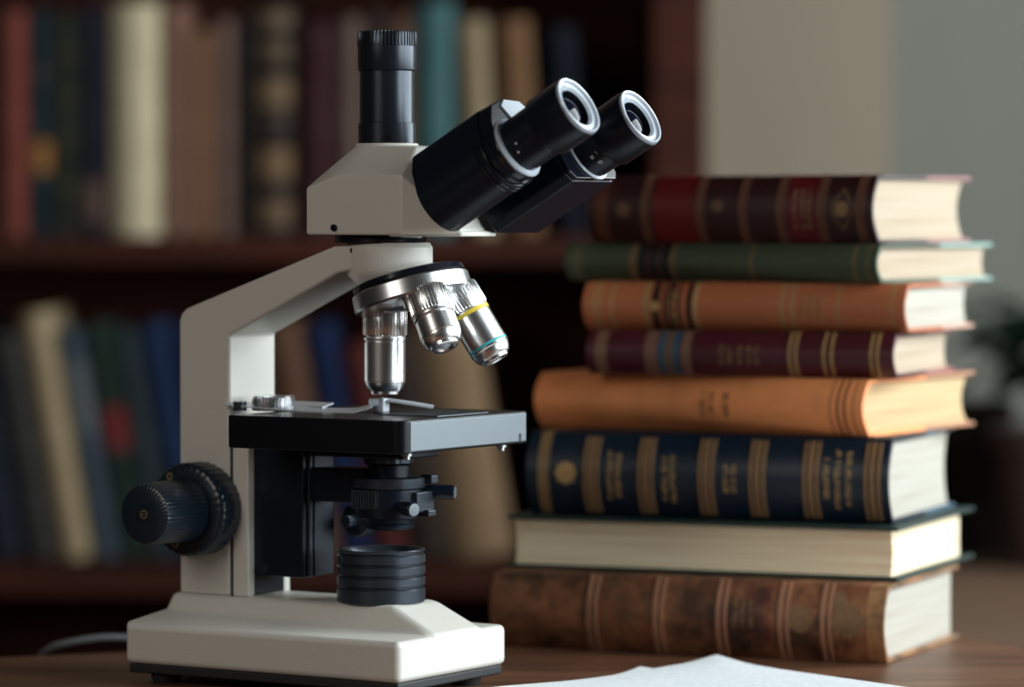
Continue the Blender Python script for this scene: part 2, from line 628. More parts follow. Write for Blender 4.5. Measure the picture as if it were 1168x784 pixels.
part('stage_clip', leaf_spring([(-.165, .046, .1800), (-.148, .050, .1790), (-.125, .055, .1775), (-.098, .060, .1766), (-.078, .064, .1768), (-.0655, .0685, .1800)], .009, .0009, .0022), M['rim_glare'])  # pale material carries the window's reflection on the leaf
part('stage_clip', leaf_spring([(-.150, .068, .1796), (-.125, .069, .1794), (-.100, .068, .1792)], .012, .0010, .0022), M['rim_glare'])
post = part('clip_post', hull([(u, v, z) for u in (-.068, -.060) for v in (.072, .080) for z in (.1758, .1850)]), M['rim_glare'], bevel=0.001)
part('post_screw', lathe(bmesh.new(), (-.064, .073, .1822), (-.8, -.6, 0), [(0, .0028), (.006, .0028), (.0065, .002)], 20), M['rim_glare'], post)
part('stage_clip', leaf_spring([(-.064, .076, .1838), (-.050, .083, .1818), (-.034, .091, .1790)], .006, .0011, .0012), M['rim_glare'])

# illuminator
prof = [(0, .0278)]
z = 0.0
for k in range(4):
    h = .0100 if k == 0 else .0066
    prof += [(z + .0006, .0284), (z + h - .0016, .0284), (z + h - .0008, .0278), (z + h - .0003, .0262), (z + h + .0006, .0262)]
    z += h + .0006
prof += [(z + .0002, .0278), (z + .0012, .0284), (z + .0018, .0280), (z + .0018, .0255), (z - .0015, .0225), (z - .0040, .0220)]
ill = part('illuminator', lathe(bmesh.new(), (-.0610, VA, .0548), (0, 0, 1), prof, 72), M['satin'])
part('field_lens', lathe(bmesh.new(), (-.0610, VA, .0548 + z - .004), (0, 0, 1), [(0, .0215), (.001, .018), (.0022, .009), (.0026, 0)], 48), M['lens'], ill)

# condenser
cu, cv = -.0550, VA
con = part('condenser', lathe(bmesh.new(), (cu, cv, .1035), (0, 0, 1),
           [(0, .0100), (.0008, .0165), (.0045, .0185), (.0060, .0205), (.0100, .0212), (.0240, .0212), (.0250, .0225), (.0310, .0225), (.0318, .0205), (.0322, .0135), (.0390, .0135), (.0395, .0150)], 64), M['black'])
part('condenser_collar', lathe(bmesh.new(), (cu, cv, .1430), (0, 0, 1), [(0, .0125), (.0012, .0160), (.0060, .0160), (.0068, .0200), (.0120, .0200)], 64, knurl=.0005), M['satin'], con)
part('condenser_ring', ring_lathe(bmesh.new(), (cu, cv, .1285), (0, 0, 1), [(0, .0200), (0, .0229), (.0005, .0232), (.0060, .0232), (.0064, .0228), (.0064, .0200)]), M['satin'], con)
# filter tray below, knurled thumb plate facing the camera side
part('filter_tray', lathe(bmesh.new(), (cu + .002, cv - .002, .1048), (0, 0, -1), [(0, .0150), (.0012, .0160), (.0028, .0150), (.0036, .0090)], 48), M['black'], con)
bm = bmesh.new()
tdir = Vector((.10, -.99, 0)).normalized()
tp = Vector((-tdir.y, tdir.x, 0))
for k in range(9):
    c0 = Vector((cu - .006, cv, 0)) + tdir * .0218 + tp * (-.0080 + k * .002)
    mm = Matrix(((tp.x, tdir.x, 0, c0.x), (tp.y, tdir.y, 0, c0.y), (0, 0, 1, .1215), (0, 0, 0, 1)))
    bx(bm, -.0007, .0007, -.0035, .0018, -.0050, .0050, m=mm)
c0 = Vector((cu - .006, cv, 0)) + tdir * .0218
mm = Matrix(((tp.x, tdir.x, 0, c0.x), (tp.y, tdir.y, 0, c0.y), (0, 0, 1, .1215), (0, 0, 0, 1)))
bx(bm, -.0095, .0095, -.0060, .0004, -.0060, .0060, m=mm)
part('thumb_grip', bm, M['satin'], con)
la = Vector((.94, -.34, -.05))
part('lever', lathe(bmesh.new(), Vector((cu, cv - .006, .1178)) + la.normalized() * .016, la, [(0, .0030), (.004, .0040), (.010, .0048), (.0155, .0050), (.0165, .0042)], 28), M['black'], con)
la = Vector((.93, .37, -.03))
part('lever', lathe(bmesh.new(), Vector((cu, cv + .008, .1262)) + la.normalized() * .016, la, [(0, .0038), (.006, .0042), (.021, .0048), (.0225, .0042)], 28), M['black'], con)
part('lever_cap', lathe(bmesh.new(), Vector((cu, cv + .008, .1262)) + la.normalized() * .0384, la, [(0, .0040), (.0006, .0040), (.0007, .0025)], 24), M['brushed'], con)
la = Vector((.94, -.34, -.05))
part('lever_cap', lathe(bmesh.new(), Vector((cu, cv - .006, .1178)) + la.normalized() * .0324, la, [(0, .0040), (.0006, .0040), (.0007, .0025)], 24), M['brushed'], con)
bm = bmesh.new()
bx(bm, cu + .012, cu + .0245, cv - .004, cv + .016, .1130, .1262)
bx(bm, cu + .017, cu + .028, cv + .004, cv + .013, .1100, .1145)
bx(bm, cu + .016, cu + .025, cv + .012, cv + .020, .1305, .1365)
part('lever_mount', bm, M['satin'], con, bevel=0.001)
# bracket from the carrier and its knob on the far side
part('condenser_bracket', box(-.1110, cu - .012, .0600, .0830, .1180, .1400), M['black'], bevel=0.002)
bm = bmesh.new()
bx(bm, -.1100, -.030, .0500, .0920, .1480, .1552)
part('stage_support', bm, M['black'], bevel=0.001)
knob2 = part('condenser_knob', lathe(bmesh.new(), (-.0985, .0850, .1035), (0, 1, 0), [(0, .0040), (.010, .0040), (.011, .0105), (.0125, .0115), (.021, .0115), (.0225, .010)], 48, knurl=.0004), M['knob'])

# focus knobs on the near side
ku, kz = -.1835, .1114
ck = part('coarse_focus_knob', lathe(bmesh.new(), (ku, .0470, kz), (0, -1, 0),
          [(0, .0240), (.0015, .0300), (.0030, .0306), (.0185, .0306), (.0200, .0298), (.0215, .0270), (.0215, .020), (.0235, .020)], 144, knurl=.0005), M['knob'])
fk = part('fine_focus_knob', lathe(bmesh.new(), (ku, .0240, kz), (0, -1, 0),
          [(0, .0200), (.0010, .0206), (.038, .0196), (.0410, .0188), (.0420, .0170), (.0420, .0060), (.0416, .0058)], 176, knurl=.0004), M['knob'])
for dx, dz in ((-.012, .0215), (-.008, -.0225)):
    part('knob_screw', ring_lathe(bmesh.new(), (ku + dx, .0256, kz + dz), (0, -1, 0), [(0, .0012), (0, .0026), (.0006, .0026), (.0006, .0012)], 20), M['brass_mark'], ck)
bm = ring_lathe(bmesh.new(), (ku, -.0178, kz), (0, -1, 0), [(0, .0020), (0, .0028), (.0005, .0028), (.0005, .0020)], 24)
bx(bm, ku - .0013, ku + .0013, -.0184, -.0176, kz - .0003, kz + .0003)
part('knob_screw', bm, M['brass_mark'], fk)
# the knob on the far side
part('coarse_focus_knob', lathe(bmesh.new(), (ku, .0965, kz), (0, 1, 0),
     [(0, .0240), (.0015, .0300), (.0030, .0306), (.0185, .0306), (.0200, .0298), (.0215, .0200), (.045, .0190), (.047, .0170)], 144, knurl=.0008), M['knob'])

# nosepiece head (cream collar with funnel), black ring
HU = -.0545
part('head_collar', lathe(bmesh.new(), (HU, VA, .2850), (0, 0, -1),
     [(0, .0260), (.0022, .0272), (.0030, .0278), (.0170, .0278), (.0215, .0262), (.0300, .0170), (.0350, .0120)], 72), M['cream'])
part('collar_screw', lathe(bmesh.new(), (HU - .0125, VA - .0243, .2800), (-.45, -.89, 0), [(0, .0017), (.0008, .0017), (.0009, .0008)], 16), M['rubber'])
part('dovetail_ring', lathe(bmesh.new(), (-.0605, VA, .2846), (0, 0, 1), [(0, .0290), (.0010, .0296), (.0046, .0296), (.0056, .0285)], 64), M['gloss'])

# turret and objectives
phi, tt, rho = R(0), R(16.5), .0258
dh = Vector((math.cos(phi), -math.sin(phi), 0))
sh = Vector((-math.sin(phi), -math.cos(phi), 0))
dn = dh * math.sin(tt) - Vector((0, 0, 1)) * math.cos(tt)
dp = dh * math.cos(tt) + Vector((0, 0, 1)) * math.sin(tt)
P0 = Vector((UA, VA, .2398))
cc = P0 + dp * rho
tur = part('nosepiece', lathe(bmesh.new(), cc - dn * .0135 - dp * .002, dn, [(0, .0355), (.0012, .0374), (.0018, .0379), (.0112, .0385), (.0126, .0374), (.0135, .0335), (.0137, .0270)], 80), M['satin_steel'])
part('nosepiece_mount', lathe(bmesh.new(), cc - dn * .0190 - dp * .002, dn, [(0, .0280), (.0008, .0335), (.0018, .0358), (.0050, .0366), (.0057, .0355)], 80), M['gloss'], tur)


def objective(az, length, band=None, tipband=None):
    rad = dp * math.cos(az) + sh * math.sin(az)
    ax = (dn * math.cos(tt) + rad * math.sin(tt)).normalized()
    o = cc + rad * rho - ax * .0015
    k = length / .052
    g1, b1, t1 = .0160, length - .0085, length
    body = part('objective', lathe(bmesh.new(), o, ax,
                [(g1 - .001, .0110), (g1 + .0005, .0126), (g1 + .0012, .0136), (g1 + .0026, .0136), (g1 + .0034, .0126), (g1 + .0042, .0132),
                 (b1, .0132), (b1 + .0004, .0128), (b1 + .0010, .0128), (b1 + .0048, .0113), (b1 + .0062, .0102), (b1 + .0064, .0090), (t1 - .0004, .0088), (t1, .0082), (t1 + .0001, .0056), (t1 - .001, .0044)], 64), M['chrome'])
    part('grip_ring', lathe(bmesh.new(), o, ax, [(0, .0138), (.0012, .0143), (g1 - .0012, .0143), (g1 - .0002, .0136), (g1, .0120)], 160, knurl=.0006), M['chrome'], body)
    part('front_lens', lathe(bmesh.new(), o + ax * (t1 - .001), ax, [(0, .0042), (.0006, .0032), (.0009, 0)], 24), M['rim_glare'], body)
    if band:
        part('colour_band', ring_lathe(bmesh.new(), o + ax * (g1 + .0014), ax, [(0, .0120), (0, .01368), (.0022, .01368), (.0022, .0120)]), band, body)
    if tipband:
        part('colour_band', ring_lathe(bmesh.new(), o + ax * (b1 - .0030), ax, [(0, .0120), (0, .01332), (.0016, .01332), (.0016, .0120)]), tipband, body)
    return body


objective(R(180), .0535)
objective(R(41), .0400)
objective(R(-28), .0525, M['yellow'], M['teal'])

# head
pts = []
for u, v in ((-.0925, .033), (-.0185, .031), (.0135, .050), (.0135, .092), (-.0185, .111), (-.0925, .109)):
    pts.append((u, v, .2900))
for v in (.033, .109):
    pts.append((-.0925, v, .3195))
pts += [(-.066, .031, .3275), (-.066, .111, .3275), (-.0185, .031, .3275), (-.0185, .111, .3275), (.0135, .050, .2935), (.0135, .092, .2935)]
TU = -.0560
for k in range(16):
    t = 2 * math.pi * k / 16
    pts.append((TU + .0195 * math.cos(t), VA + .0195 * math.sin(t), .3470))
pts += [(-.020, .050, .3455), (-.020, .092, .3455)]
head = part('head', hull(pts), M['cream'], bevel=0.0015, seg=2)
part('tube_socket', lathe(bmesh.new(), (TU, VA, .3300), (0, 0, 1), [(0, .0200), (.0172, .0202), (.0182, .0195)], 48), M['cream'], head)
part('head_screw', lathe(bmesh.new(), (-.0700, .0325, .2945), (0, -1, 0), [(0, .0022), (.0018, .0022), (.0020, .0010)], 20), M['gloss'], head)
part('head_rim', hull([(u, v, z) for u, v in ((-.030, .0335), (.0135, .0505), (.0165, .060), (.0165, .084), (.0135, .0915), (-.030, .1085)) for z in (.2890, .2925)]), M['cream'], head, bevel=0.001)

# phototube
ph = part('phototube', lathe(bmesh.new(), (TU, VA, .3478), (0, 0, 1),
          [(0, .0178), (.0004, .0184), (.0132, .0184), (.0136, .0174), (.0464, .0174), (.0468, .0184), (.0478, .0187), (.0625, .0187)], 64), M['tube_black'])
part('tube_cap', lathe(bmesh.new(), (TU, VA, .4098), (0, 0, 1), [(0, .0186), (.0005, .0190), (.0088, .0190), (.0098, .0184), (.0100, .0165)], 200, knurl=.0007), M['tube_black'], ph)
part('tube_screw', lathe(bmesh.new(), (TU + .011, VA - .0146, .3516), (.6, -.8, 0), [(0, .0016), (.0012, .0016), (.0013, .0007)], 16), M['gloss'], ph)

# binocular
th = R(30)
ax = Vector((math.cos(th), 0, math.sin(th)))
ww = Vector((-math.sin(th), 0, math.cos(th)))
vv = Vector((0, 1, 0))
EN = Vector((.1073, .035, .3686))
EF = Vector((.1093, .107, .3633))


def bpt(E, t, v, w):
    return E - ax * t + vv * v + ww * w


def slab(E, sec, t0, t1):
    """section (v,w) extruded along the tube axis"""
    return prism(bmesh.new(), sec, t0, t1, lambda p, q, a: bpt(E, a, p, q))


def arc(cx, cy, r, a0, a1, n):
    return [(cx + r * math.cos(R(a0 + (a1 - a0) * i / n)), cy + r * math.sin(R(a0 + (a1 - a0) * i / n))) for i in range(n + 1)]


# near housing: round below and outside, with a shoulder that rises to the hinge
secN = arc(0, 0, .0215, 160, 330, 20) + [(.0340, -.008), (.0345, .030), (.0300, .0355), (.0100, .0365), (-.006, .0320), (-.0150, .0210)]
hn = part('binocular_housing', slab(EN, secN, .0600, .1165), M['black'], bevel=0.0015, seg=3)
secN2 = arc(0, 0, .0208, 160, 330, 20) + [(.0330, -.007), (.0335, .029), (.0290, .0345), (.0100, .0355), (-.0055, .0310), (-.0142, .0205)]
part('housing_face', slab(EN, secN2, .0500, .0602), M['gloss'], hn, bevel=0.0012, seg=2)
bm = bmesh.new()
for t in (.0555, .0625, .0655):
    ring_lathe(bm, bpt(EN, t, 0, 0), -ax, [(0, .0190), (0, .0219), (.0004, .0222), (.0014, .0222), (.0018, .0219), (.0018, .0190)])
part('housing_ridge', bm, M['gloss'], hn)
part('hinge_cap', slab(EN, [(.010, .0200), (.032, .0160), (.0325, .0285), (.0280, .0335), (.0105, .0345), (.004, .030)], .0485, .0505), M['rim_glare'], hn, bevel=0.0006)  # pale colour stands in for a reflection on black plastic
part('tube_ring', ring_lathe(bmesh.new(), bpt(EN, .0502, 0, 0), ax, [(0, .0160), (0, .0203), (.0010, .0206), (.0022, .0196), (.0024, .0175), (.0024, .0160)]), M['rim_glare'], hn)
# far housing: box with a bevelled mouth
secF = [(-.0310, -.0130), (-.0260, -.0185), (.0225, -.0185), (.0265, -.0140), (.0265, .0180), (.0180, .0290), (-.0310, .0290)]
hf = part('binocular_housing', slab(EF, secF, .0480, .1130), M['black'], bevel=0.0012, seg=2)
secF2 = [(p * .985 - .0003, q * .97) for p, q in secF]
part('housing_face', slab(EF, secF2, .0445, .0470), M['gloss'], hf, bevel=0.0008)
part('tube_ring', ring_lathe(bmesh.new(), bpt(EF, .0446, 0, 0), ax, [(0, .0160), (0, .0190), (.0010, .0192), (.0016, .0186), (.0018, .0172), (.0018, .0160)]), M['rim_glare'], hf)
# hinge body that joins both housings to the head
part('hinge', slab(EN, [(.030, .004), (.042, .004), (.044, .012), (.044, .026), (.040, .030), (.030, .030)], .060, .117), M['gloss'])


def eyepiece(E, far):
    e = part('eyepiece', lathe(bmesh.new(), E, -ax, [(.0088, .0118), (.0022, .0122), (.0002, .0192), (.0006, .0197), (.0245, .0197), (.0255, .0192), (.0258, .0176), (.0600, .0172)], 64), M['black'])
    part('eyecup_ring', ring_lathe(bmesh.new(), E, ax, [(-.0030, .0126), (-.0030, .0185), (.0006, .0191), (.0015, .0187), (.0014, .0176), (-.0004, .0166), (-.0006, .0148), (-.0002, .0138), (-.0018, .0124)]), M['rim_glare'], e)
    part('eye_lens', lathe(bmesh.new(), E - ax * .0086, ax, [(0, .0117)] + [(.0002 + .0062 * math.sin(R(q)), .0117 * math.cos(R(q))) for q in range(0, 90, 6)] + [(.0064, 0)], 48), M['lens'], e)
    # small white markings
    bm = bmesh.new()

    def mark(t, ang, dt, da, rr):
        rad = (vv * math.cos(R(ang)) + ww * math.sin(R(ang)))
        tan = (-vv * math.sin(R(ang)) + ww * math.cos(R(ang)))
        c = E - ax * t + rad * rr
        mm = Matrix(((ax.x, tan.x, rad.x, c.x), (ax.y, tan.y, rad.y, c.y), (ax.z, tan.z, rad.z, c.z), (0, 0, 0, 1)))
        bx(bm, -dt, dt, -da, da, -.0003, .00025, m=mm)
    if far:
        # 1.5 and a small square, read round the barrel
        a0 = 207
        mark(.0300, a0, .0002, .0012, .01755)
        mark(.0308, a0 - 3, .0004, .0002, .01755)
        for dt_, w_, da_ in ((.0335, .0002, .0010), (.0349, .0002, .0010)):
            mark(dt_, a0 + 3, w_, da_, .01755)
        mark(.0342, a0 + 6, .0007, .0002, .01755)
        mark(.0342, a0 + 0, .0007, .0002, .01755)
        for q in (0, 6):
            mark(.0325, a0 + 19 + q, .0011, .0002, .01755)
        for q in (.0314, .0336):
            mark(q, a0 + 22, .0002, .0010, .01755)
        mark(.0325, a0 + 22, .0003, .0003, .01755)
    else:
        for a0, t0 in ((190, .0400), (207, .0420)):
            mark(t0, a0, .0006, .0007, .01745)
    part('marking', bm, M['white_mark'], e)
    return e


eyepiece(EN, False)
eyepiece(EF, True)


cable = [(-.150, .330, .0032), (-.190, .316, .0032), (-.222, .303, .0034), (-.240, .295, .0055), (-.262, .2880, .0092), (-.284, .2800, .0105), (-.305, .2740, .0080), (-.320, .2750, .0032), (-.330, .2860, -.010), (-.333, .2940, -.04), (-.334, .297, -.16), (-.335, .30, -.34), (-.335, .31, -.60), (-.330, .33, -.735), (-.30, .37, -.7465), (-.22, .42, -.7470)]
cb = obj('power_cable', tube(bmesh.new(), catmull(cable, 8), .0026, 12), M['cable'])
tag(cb, 'pale grey cable arching over the back edge of the desk, behind the microscope base', 'cable')

# ------------------------------------------------------------------ books
PG = paper_edge('page_edges_cream', srgb(184, 168, 150), srgb(166, 146, 124))
PGT = paper_edge('page_edges_tan', srgb(250, 234, 202), srgb(224, 194, 158))
PGW = paper_edge('page_edges_white', srgb(182, 177, 168), srgb(162, 153, 140))
PGY = paper_edge('page_edges_yellow', srgb(202, 176, 138), srgb(180, 148, 108))


class Book:
    def __init__(s, L, W, T, b=.006, tb=.0030, hh=.0045, fe=.006):
        s.L, s.W, s.T, s.b, s.tb, s.hh, s.fe = L, W, T, b, tb, hh, fe
        s.y0 = -W / 2

    def spine(s, t, off=0.0):
        ye = .004
        y = ye - (ye + s.b) * (1 - (2 * t - 1) ** 2)
        dy = -(ye + s.b) * (-2 * (2 * t - 1) * 2)
        n = Vector((0, -s.T, dy)).normalized()      # outward in (y,z)
        return Vector((0, s.y0 + y, s.T * t)) + Vector((0, n.y, n.z)) * off

    def cover(s):
        if s.b < 0:
            W1, t, T, y0 = s.y0 + s.W, s.tb, s.T, s.y0
            bm = bmesh.new()
            bx(bm, -s.L / 2, s.L / 2, y0, W1, 0, t)
            bx(bm, -s.L / 2, s.L / 2, y0, W1, T - t, T)
            bx(bm, -s.L / 2 + s.hh, s.L / 2 - s.hh, y0 + .0192, y0 + .0207, t * .9, T - t * .9)
            return bm
        N = 14
        W1 = s.y0 + s.W
        out = [Vector((0, W1, 0)), Vector((0, s.y0 + .0125, 0)), Vector((0, s.y0 + .009, .0012)), Vector((0, s.y0 + .006, .0004))]
        inn = [Vector((0, W1, s.tb)), Vector((0, s.y0 + .0125, s.tb)), Vector((0, s.y0 + .009, s.tb)), Vector((0, s.y0 + .006, s.tb))]
        for i in range(N + 1):
            t = i / N
            out.append(s.spine(t))
            p = s.spine(t)
            inn.append(Vector((0, min(p.y + s.tb * .8, s.y0 + .006), s.tb + (s.T - 2 * s.tb) * t)))
        out += [Vector((0, p.y, s.T - p.z)) for p in reversed(out[:4])]
        inn += [Vector((0, p.y, s.T - p.z)) for p in reversed(inn[:4])]
        bm = bmesh.new()
        x0, x1 = -s.L / 2, s.L / 2
        rows = []
        for pl in (out, inn):
            rows.append([[bm.verts.new((x, p.y, p.z)) for p in pl] for x in (x0, x1)])
        n = len(out)
        for i in range(n - 1):
            for k in (0, 1):
                a, b = rows[k]
                bm.faces.new((a[i], a[i + 1], b[i + 1], b[i]))
            for e in (0, 1):
                a, b = rows[0][e], rows[1][e]
                bm.faces.new((a[i], a[i + 1], b[i + 1], b[i]))
        for i in (0, n - 1):
            bm.faces.new((rows[0][0][i], rows[0][1][i], rows[1][1][i], rows[1][0][i]))
        return bm

    def pages(s):
        N = 12
        z0, z1 = s.tb * .98, s.T - s.tb * .98
        pts = []
        for i in range(N + 1):
            t = i / N
            q = 1 - (2 * t - 1) ** 2
            pts.append((s.y0 + (.0207 if s.b < 0 else .0062 - (s.b + .0015) * q * .95), z0 + (z1 - z0) * t))
        for i in range(N + 1):
            t = 1 - i / N
            q = 1 - (2 * t - 1) ** 2
            pts.append((s.y0 + s.W - .0045 - s.fe * q, z0 + (z1 - z0) * t))
        return prism(bmesh.new(), pts, -s.L / 2 + s.hh, s.L / 2 - s.hh, lambda p, q, a: (a, p, q))

    def patch(s, bm, f0, f1, t0, t1, off=.0004, n=8):
        """raised piece of the spine, f along the length, t round the spine"""
        x0, x1 = (f0 - .5) * s.L, (f1 - .5) * s.L
        g = []
        for i in range(n + 1):
            t = t0 + (t1 - t0) * i / n
            lo, hi = s.spine(t, -.0006), s.spine(t, off)
            g.append([bm.verts.new((x, p.y, p.z)) for x, p in ((x0, lo), (x0, hi), (x1, hi), (x1, lo))])
        for A, B in zip(g, g[1:]):
            for k in range(4):
                bm.faces.new((A[k], A[(k + 1) % 4], B[(k + 1) % 4], B[k]))
        bm.faces.new(g[0])
        bm.faces.new(list(reversed(g[-1])))

    def lettering(s, bm, f0, f1, t0, t1, rng, off=.0005):
        """a line of small gilt strokes reading round the spine"""
        t = t0
        w = f1 - f0
        while t < t1 - .01:
            cw = rng.uniform(.030, .048) * .05 / s.T
            te = min(t + cw, t1)
            k = rng.choice((0, 1, 2, 3))
            th = cw * .28
            if k == 3 and t > t0 + .1:
                t += cw * .6
                continue
            s.patch(bm, f0, f1, t, t + th, off, 1)
            if k in (0, 1):
                s.patch(bm, f1 - w * .22, f1, t, te, off, 1)
            if k in (0, 2):
                s.patch(bm, f0, f0 + w * .22, t, te, off, 1)
            if k == 1:
                s.patch(bm, f0 + w * .4, f0 + w * .6, t, te, off, 1)
            if k == 0:
                s.patch(bm, f0, f1, te - th, te, off, 1)
            t = te + cw * .25

    def star(s, bm, fc, tc, r, off=.0005, n=8):
        """small rosette on the spine: petals as patches"""
        for k in range(n):
            a = 2 * math.pi * k / n
            dx, dt = math.cos(a) * r, math.sin(a) * r
            cx, ct = fc + dx * .62 / s.L, tc + dt * .62 / s.T
            h = r * .28
            s.patch(bm, cx - h / s.L, cx + h / s.L, ct - h / s.T, ct + h / s.T, off, 2)
        h = r * .35
        s.patch(bm, fc - h / s.L, fc + h / s.L, tc - h / s.T, tc + h / s.T, off, 2)


def build_book(spec, cover_m, page_m, loc, rot, label, cat='book', group=None, bevel=.0008):
    e = empty('book', loc)
    e.rotation_euler = rot
    tag(e, label, cat, group)
    obj('cover', spec.cover(), cover_m, e, bevel=bevel, smooth=40)
    obj('page_block', spec.pages(), page_m, e, smooth=50)
    return e


rng = random.Random(5)


def letters(B, bk, lines, w, m):
    bm = bmesh.new()
    for f, t0, t1 in lines:
        B.lettering(bm, f, f + w, t0, t1, rng)
    return obj('gilt_lettering', bm, M[m], bk)


def rosette(B, bk, f, t, r, m):
    bm = bmesh.new()
    B.star(bm, f, t, r)
    return obj('gilt_rosette', bm, M[m], bk)

STACK = 'old books in the stack beside the microscope'


def corner_loc(X, Y, a, L, W, z, flip=False):
    """world centre of a book whose near right corner is at X, Y"""
    d = Vector((math.cos(a), -math.sin(a), 0))
    n = Vector((math.sin(a), math.cos(a), 0))
    c = Vector((X, Y, z)) - d * L / 2 + n * W / 2
    return c, ((0, 0, -a + (math.pi if flip else 0)))


GD = (0.20, 0.115, 0.05, 1)
GB = (0.33, 0.20, 0.08, 1)

# 1 brown calf at the bottom
a = R(22.5)
B = Book(.288, .176, .0527, b=.007, fe=.001)
c, r = corner_loc(.2524, .210, a, B.L, B.W, 0.0)
base_c = srgb(126, 78, 52)
bk = build_book(B, cover_mat('worn_brown_calf', base_c, B.L,
                [(.03, .09, srgb(128, 84, 56)), (.255, .275, srgb(112, 80, 60)), (.425, .437, srgb(108, 74, 52)), (.585, .60, srgb(112, 58, 48)), (.60, .70, srgb(84, 46, 34)), (.70, .715, srgb(104, 44, 38)), (.955, 1.0, srgb(166, 124, 84))],
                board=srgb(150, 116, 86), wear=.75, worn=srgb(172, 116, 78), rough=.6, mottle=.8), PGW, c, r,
                'thick worn brown leather book at the bottom of the stack', group=None)
bm = bmesh.new()
for f in (.255, .425, .585, .740, .845):
    bm2 = bmesh.new()
    B.patch(bm2, f, f + .010, .0, 1.0, .0012, 14)
    B.patch(bm2, f + .018, f + .026, .0, 1.0, .0008, 14)
    obj('raised_band', bm2, cover_mat('calf_band', srgb(150, 106, 82), B.L, wear=.6, worn=srgb(176, 128, 98)), bk)
bm.free()
letters(B, bk, ((.625, .42, .78), (.645, .42, .78), (.665, .42, .78)), .012, 'gilt_dim')
for q in ((.79, .55, .010), (.91, .55, .013), (.885, .80, .006)):
    rosette(B, bk, *q, 'gilt_dim')

# 2 dark green cover, fore-edge to the camera
a = R(22)
B = Book(.288, .200, .0374, b=-.004, fe=.0035, tb=.0030, hh=.006)
c, r = corner_loc(.2625, .240, a, B.L, B.W, .0529, flip=True)
build_book(B, cover_mat('dark_green_cloth', srgb(28, 48, 44), B.L, wear=.1), PGT, c, r,
           'dark green book with tan page edges to the viewer, second from the bottom')

# 3 navy with gilt
a = R(20.8)
B = Book(.265, .176, .0592, b=.0085, fe=.010)
c, r = corner_loc(.2599, .255, a, B.L, B.W, .0905)
gl = [(.035, .070), (.158, .172), (.176, .196), (.200, .212)]
bands = [(.035, .065, GB), (.16, .205, GD), (.208, .220, GB)]
bk = build_book(B, cover_mat('navy_leather', srgb(10, 26, 42), B.L, [(.035, .066, GD)], board=srgb(70, 96, 112), wear=.25, rough=.42, worn=srgb(40, 44, 48)), PGW, c, r,  # light blue board colour holds the sheen along its edges
                'thick navy blue book with gilt bands, third from the bottom of the stack')
for f in (.165, .318, .485, .625, .770, .935):
    bm2 = bmesh.new()
    for d, w in ((0, .008), (.014, .014), (.034, .008)):
        B.patch(bm2, f + d, f + d + w, .06, .94, .0012, 12)
    obj('raised_band', bm2, M['gilt_dim'], bk)
rosette(B, bk, .115, .52, .0085, 'gilt')
for ln_ in (((.232, .22, .80), (.256, .25, .78)), ((.385, .22, .74), (.408, .20, .76)), ((.555, .34, .68), (.575, .34, .66)), ((.826, .30, .76), (.856, .18, .86), (.886, .22, .84))):
    letters(B, bk, ln_, .013, 'gilt')

# 4 tan cloth
a = R(31)
B = Book(.262, .180, .0398, b=.008, fe=.010)
c, r = corner_loc(.2441, .265, a, B.L, B.W, .1499)
bk = build_book(B, cover_mat('tan_cloth', srgb(255, 160, 100), B.L,
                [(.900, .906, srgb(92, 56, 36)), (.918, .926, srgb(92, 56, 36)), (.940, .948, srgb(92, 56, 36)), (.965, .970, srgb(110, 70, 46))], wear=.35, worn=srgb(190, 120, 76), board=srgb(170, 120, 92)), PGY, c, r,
                'plain tan cloth book jutting out to the left, fourth from the bottom')
bm = bmesh.new()
for f in (.52, .545, .59):
    B.lettering(bm, f, f + .012, .30, .72, rng)
obj('faded_lettering', bm, mat('faded_brown', srgb(128, 84, 56), .7), bk)

# 5 maroon
a = R(21.8)
B = Book(.226, .152, .0313, b=.006, fe=.006)
c, r = corner_loc(.2638, .270, a, B.L, B.W, .1899)
MB_ = (0.17, 0.085, 0.055, 1)
bk = build_book(B, cover_mat('maroon_cloth', srgb(70, 22, 30), B.L,
                [(.03, .07, MB_), (.195, .215, MB_), (.215, .235, MB_), (.24, .256, srgb(24, 78, 104)), (.256, .290, srgb(96, 74, 62)), (.290, .306, srgb(24, 78, 104)), (.315, .345, MB_)], wear=.15, rough=.45, board=srgb(150, 96, 96)), PG, c, r,  # pink board colour stands in for light catching the edges
                'thin maroon book with a blue and grey spine label, fourth from the top')
for f in (.665, .685, .775, .800, .925, .945):
    bm2 = bmesh.new()
    B.patch(bm2, f, f + .008, .0, 1., .0005, 10)
    obj('gilt_line', bm2, M['gilt'], bk)
bm = bmesh.new()
for f in (.44, .468, .500, .532, .556):
    B.lettering(bm, f, f + .014, .28, .70, rng)
obj('gilt_lettering', bm, M['gilt_dim'], bk)

# 6 light brown
a = R(23.5)
B = Book(.240, .160, .0340, b=.006, fe=.007)
c, r = corner_loc(.2722, .275, a, B.L, B.W, .2213)
DB = srgb(48, 22, 18)
bk = build_book(B, cover_mat('light_brown_calf', srgb(172, 98, 62), B.L,
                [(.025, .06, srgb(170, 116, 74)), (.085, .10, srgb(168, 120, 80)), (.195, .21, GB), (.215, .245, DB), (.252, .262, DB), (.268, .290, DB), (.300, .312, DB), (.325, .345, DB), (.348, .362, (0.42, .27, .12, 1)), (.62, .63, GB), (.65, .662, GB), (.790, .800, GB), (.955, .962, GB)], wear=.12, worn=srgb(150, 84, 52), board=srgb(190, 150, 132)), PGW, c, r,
                'light brown leather book with a dark brown spine label, third from the top')
rosette(B, bk, .230, .50, .004, 'gilt')
letters(B, bk, ((.277, .15, .85), (.29, .15, .85)), .010, 'gilt')
